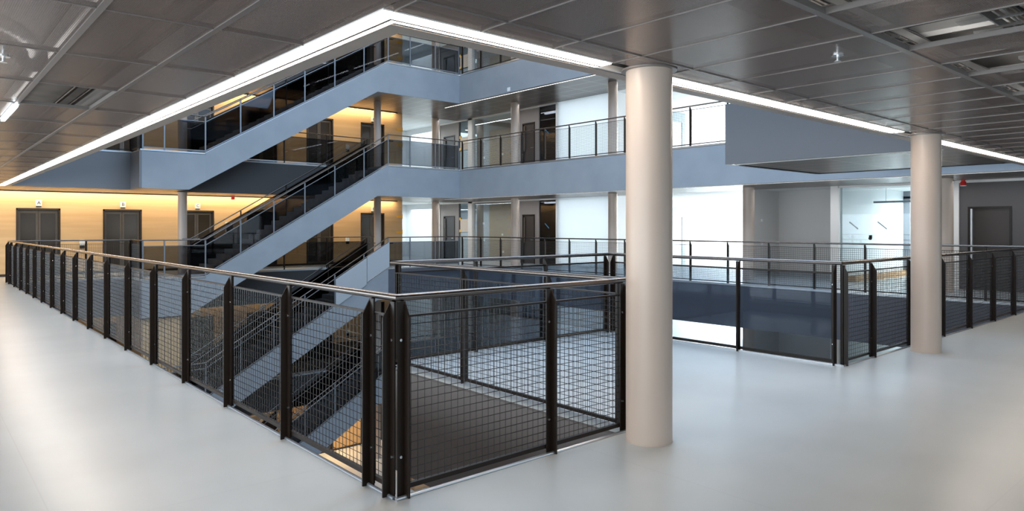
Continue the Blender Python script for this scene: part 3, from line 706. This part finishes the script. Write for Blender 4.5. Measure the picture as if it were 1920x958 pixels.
# continuation of the gallery ceiling over the far part, and the recess edge beside the light strips
# light strips along the ceiling edge: a wide and a narrow diffuser in a dark channel
def strip(label, a, c, axis, mitre=(0, 0)):
    t = thing('light_strip', label, 'light', ((a if axis == 'x' else 2.0), (3.38 if axis == 'x' else a), Z))
    def seg(o0, o1, z0_, z1_, nm, m):
        # offsets measured across the strip from its outer edge (0) to the void (.21)
        s0, s1 = a, c
        if axis == 'x':
            P = [(s0 + mitre[0]*o0, 3.27+o0), (s1, 3.27+o0), (s1, 3.27+o1), (s0 + mitre[0]*o1, 3.27+o1)]
        else:
            P = [(1.93+o0, s0 + mitre[0]*o0), (1.93+o1, s0 + mitre[0]*o1), (1.93+o1, s1), (1.93+o0, s1)]
        part(MB().prism([(x, y, z0_) for x, y in P], (0, 0, z1_-z0_)), nm, m, t)
    seg(.0, .012, Z-.004, Z+.03, 'channel_edge', 'white_trim')
    seg(.014, .108, Z-.008, Z+.012, 'wide_diffuser', 'led')
    seg(.108, .128, Z-.010, Z+.03, 'divider', 'pen_fascia')
    seg(.128, .168, Z-.006, Z+.008, 'narrow_diffuser', 'led')
    seg(.0, .17, Z+.03, Z+.05, 'channel', 'pen_fascia')
strip('long warm white light strip in the ceiling edge on the left of the corner', 3.27, 24.45, 'y', (1, 0))
strip('warm white ceiling light strip from the corner to the large column', 1.93, 3.80, 'x', (1, 0))
strip('warm white ceiling light strip between the two beige columns', 4.42, 9.25, 'x')
strip('warm white ceiling light strip beyond the second column at the right', 10.03, 17.4, 'x')
trim(MB().box(3.80, 4.42, 3.27, 3.44, Z+.04, Z+.06).box(9.25, 10.03, 3.27, 3.44, Z+.04, Z+.06), 'black')
# plenum above: ribbed ducts, pipes, cable trays, raw slab
def duct(label, pts, r, m='duct', rib=False):
    if rib:
        P = []; prof = []
        pv = [Vector(p) for p in pts]
        for a, c in zip(pv, pv[1:]):
            k = max(2, int((c-a).length/.025))
            for i in range(k): P.append(tuple(a.lerp(c, i/k))); prof.append(1.0 if i % 2 else .93)
        P.append(tuple(pv[-1])); prof.append(1)
        mb = MB().tube(P, r, 20, True, prof)
    else: mb = MB().tube(pts, r, 20)
    solo(mb, 'air_duct', m, pts[0], label, 'duct', None, True)
def curve(p0, p1, p2, n=10):
    a, b_, c = Vector(p0), Vector(p1), Vector(p2)
    return [tuple(a*(1-i/n)**2 + b_*2*(1-i/n)*(i/n) + c*(i/n)**2) for i in range(n+1)]
duct('straight silver air duct above the left ceiling, nearer the atrium', [(1.15, -1, 3.44), (1.15, 21, 3.44)], .10)
duct('straight silver air duct above the left ceiling, nearer the outer wall', [(.15, -1, 3.44), (.15, 21, 3.44)], .13)
duct('flexible ribbed air duct bending above the open bay at the left', curve((.15, 6.0, 3.05), (.70, 6.5, 3.1), (.86, 7.6, 3.12), 12), .12, 'duct', True)
duct('flexible ribbed air duct crossing above the top left corner', curve((-.2, 3.9, 3.12), (.5, 4.6, 3.14), (1.25, 4.3, 3.14), 12), .09, 'duct', True)
for k, x in enumerate((1.55, 1.72)):
    solo(MB().tube([(x, 3.4, 3.3), (x, 23, 3.3)], .025, 10), 'pipe', 'black_steel', (x, 3.4, 3.3), ('thin dark pipe above the left light strip, outer one', 'thin dark pipe above the left light strip, inner one')[k], 'pipe', None, True)
def tray(label, a, c, wd, axis, z_, ncab):
    mid = tuple((Vector(a)+Vector(c))/2)
    t = thing('cable_tray', label, 'cable tray', mid)
    mb = MB(); a = Vector(a); c = Vector(c); u = (c-a).normalized(); s = Vector((-u.y, u.x, 0))
    for sg in (-1, 1): mb.bar(tuple(a + s*sg*wd/2), tuple(c + s*sg*wd/2), .012, .06, tuple(s))
    k = int((c-a).length/.25)
    for i in range(k+1):
        q = a + u*(i*.25); mb.bar(tuple(q - s*wd/2), tuple(q + s*wd/2), .03, .012, tuple(u))
    part(mb, 'tray', 'duct', t)
    for i in range(ncab):
        o = (-.42 + .84*i/max(1, ncab-1))*wd; pts = []
        for q in range(0, int((c-a).length/.5)+1):
            pts.append(tuple(a + u*(q*.5) + s*(o + random.uniform(-.02, .02)) + Vector((0, 0, .035 + random.uniform(0, .02)))))
        part(MB().tube(pts, random.uniform(.008, .013), 6), 'cable', random.choice(['cable', 'blackcable', 'insul', 'cable']), t, True)
tray('wide cable tray with mixed cables above the open bays at the right', (2.6, 1.25, 3.02), (16.0, 1.25, 3.02), .34, 'x', 3.02, 12)
tray('cable tray above the front ceiling panels, nearer the light strip', (2.6, 2.35, 3.22), (16.0, 2.35, 3.22), .22, 'x', 3.22, 6)
tray('cable tray above the open bays at the right, highest one', (2.6, .65, 3.25), (16.0, .65, 3.25), .3, 'x', 3.25, 8)
for k in range(10):
    x = 3.3 + 1.21*k
    solo(MB().box(x-.09, x+.09, .2, 2.7, 3.33, 3.40), 'support_channel', 'insul', (x, 1.4, 3.35), 'pale cross channel in the ceiling void, over the right bays', 'channel', 'pale cross channels in the ceiling void')
for k in range(14):
    x = 3.55 + .9*k
    pts = curve((x, .3, 2.95), (x + random.uniform(-.2, .4), 1.0, 2.84), (x + .35, 1.7, 3.0), 8)
    solo(MB().tube(pts, .007, 6), 'loose_cable', 'cable' if k % 3 else 'insul', pts[0], 'loose looping cable in the open ceiling bays at the right', 'cable', 'loose cables in the ceiling void', True)
plates(1, [(XW, 2.08, YS, 24.5), (2.08, 17.4, YS, 3.48)], .05, 'ceiling', 'concrete', -.30)
trim(MB().box(2.10, 2.235, 3.48, 24.5, Z-.006, Z-.001).box(2.235, 17.4, 3.48, 3.605, Z-.006, Z-.001), 'lip')
struct('trim_lip', MB().box(2.08, 2.10, 3.46, 24.5, Z-.002, 3.6).box(2.08, 17.4, 3.44, 3.46, Z-.002, 3.6), 'white_trim')
for k in range(16):
    x = 3.3 + .42*k
    solo(MB().box(x, x+.13, .62, 1.72, 3.10, 3.125), 'cable_cover', 'insul', (x+.06, 1.15, 3.11), 'pale flat cover strip over the cables in the right ceiling void', 'strip', 'pale cover strips in the ceiling void')
# sprinklers and lamp
for (x, y, nm) in ((4.79, 2.12, 'in front of the second ceiling beam at the right'), (.50, 5.89, 'at the left edge of the ceiling')):
    t = thing('sprinkler_head', 'small chrome sprinkler head ' + nm, 'sprinkler', (x, y, Z-.05))
    part(MB().tube([(x, y, Z+.002), (x, y, Z-.006)], .04, 16), 'rosette', 'bolt', t, True)
    part(MB().tube([(x, y, Z), (x, y, Z-.04)], .010, 10), 'stem', 'bolt', t, True)
    part(MB().tube([(x, y, Z-.04), (x, y, Z-.045)], .024, 12), 'deflector', 'bolt', t, True)
t = thing('work_lamp', 'short cool white tube lamp at the left edge of the ceiling', 'lamp', (.79, 8.6, Z))
part(MB().box(.765, .80, 8.1, 9.3, Z-.03, Z-.005), 'tube', 'tube', t); part(MB().box(.755, .81, 8.08, 9.32, Z-.006, Z+.004), 'housing', 'white', t)
for (x, y, lv, nm) in ((18.2, 29.5, 1, 'one floor up'), (18.2, 29.5, 2, 'two floors up')):
    t = thing('downlight', 'round white downlight in the corridor ceiling behind the lifts ' + nm, 'light', (x, y, lv*S+CH))
    part(MB().tube([(x, y, lv*S+CH-.012), (x, y, lv*S+CH-.002)], .12, 20), 'lens', 'spot', t, True); part(MB().tube([(x, y, lv*S+CH-.006), (x, y, lv*S+CH)], .14, 20), 'rim', 'white_trim', t, True)
# white tag on the fascia two floors up
solo(MB().box(17.385, 17.398, 20.10, 20.26, 6.78, 6.93), 'fascia_tag', 'white', (17.39, 20.18, 6.85), 'small white tag on the east fascia two floors up', 'tag')

# ---------------------------------------------------------------- lower levels: timber-slat box, crates, plywood
mb = MB().box(5.42, 6.55, 23.5, 26.9, -S, -FH - .06)
solo(mb, 'timber_slat_box', 'slats', (6.0, 25.0, -S), 'pale timber slat cladding below the stair landing, seen through the left railing', 'cladding')
for k, (x, y) in enumerate(((15.1, 22.6), (15.9, 22.2), (14.2, 21.5))):
    t = thing('timber_crate', ('open timber crate on the ground floor far below the corner', 'timber crate on the ground floor, right one of those below the corner', 'timber crate on the ground floor, nearest of those below the corner')[k], 'crate', (x, y, -2*S))
    for i in range(4): part(MB().box(x-.4, x+.4, y-.3, y-.28, -2*S+.05+i*.14, -2*S+.16+i*.14), 'board', 'plywood', t)
    for i in range(4): part(MB().box(x-.4, x-.38, y-.28, y+.3, -2*S+.05+i*.14, -2*S+.16+i*.14), 'board', 'plywood', t)
    part(MB().box(x-.38, x+.4, y-.28, y+.3, -2*S, -2*S+.05), 'bottom', 'plywood', t)
solo(MB().box(20.6, 27.4, 8.6, 8.85, 0, .16), 'timber_plinth', 'plywood', (24, 8.7, 0), 'orange timber plinth on the floor of the bright meeting room', 'plinth')
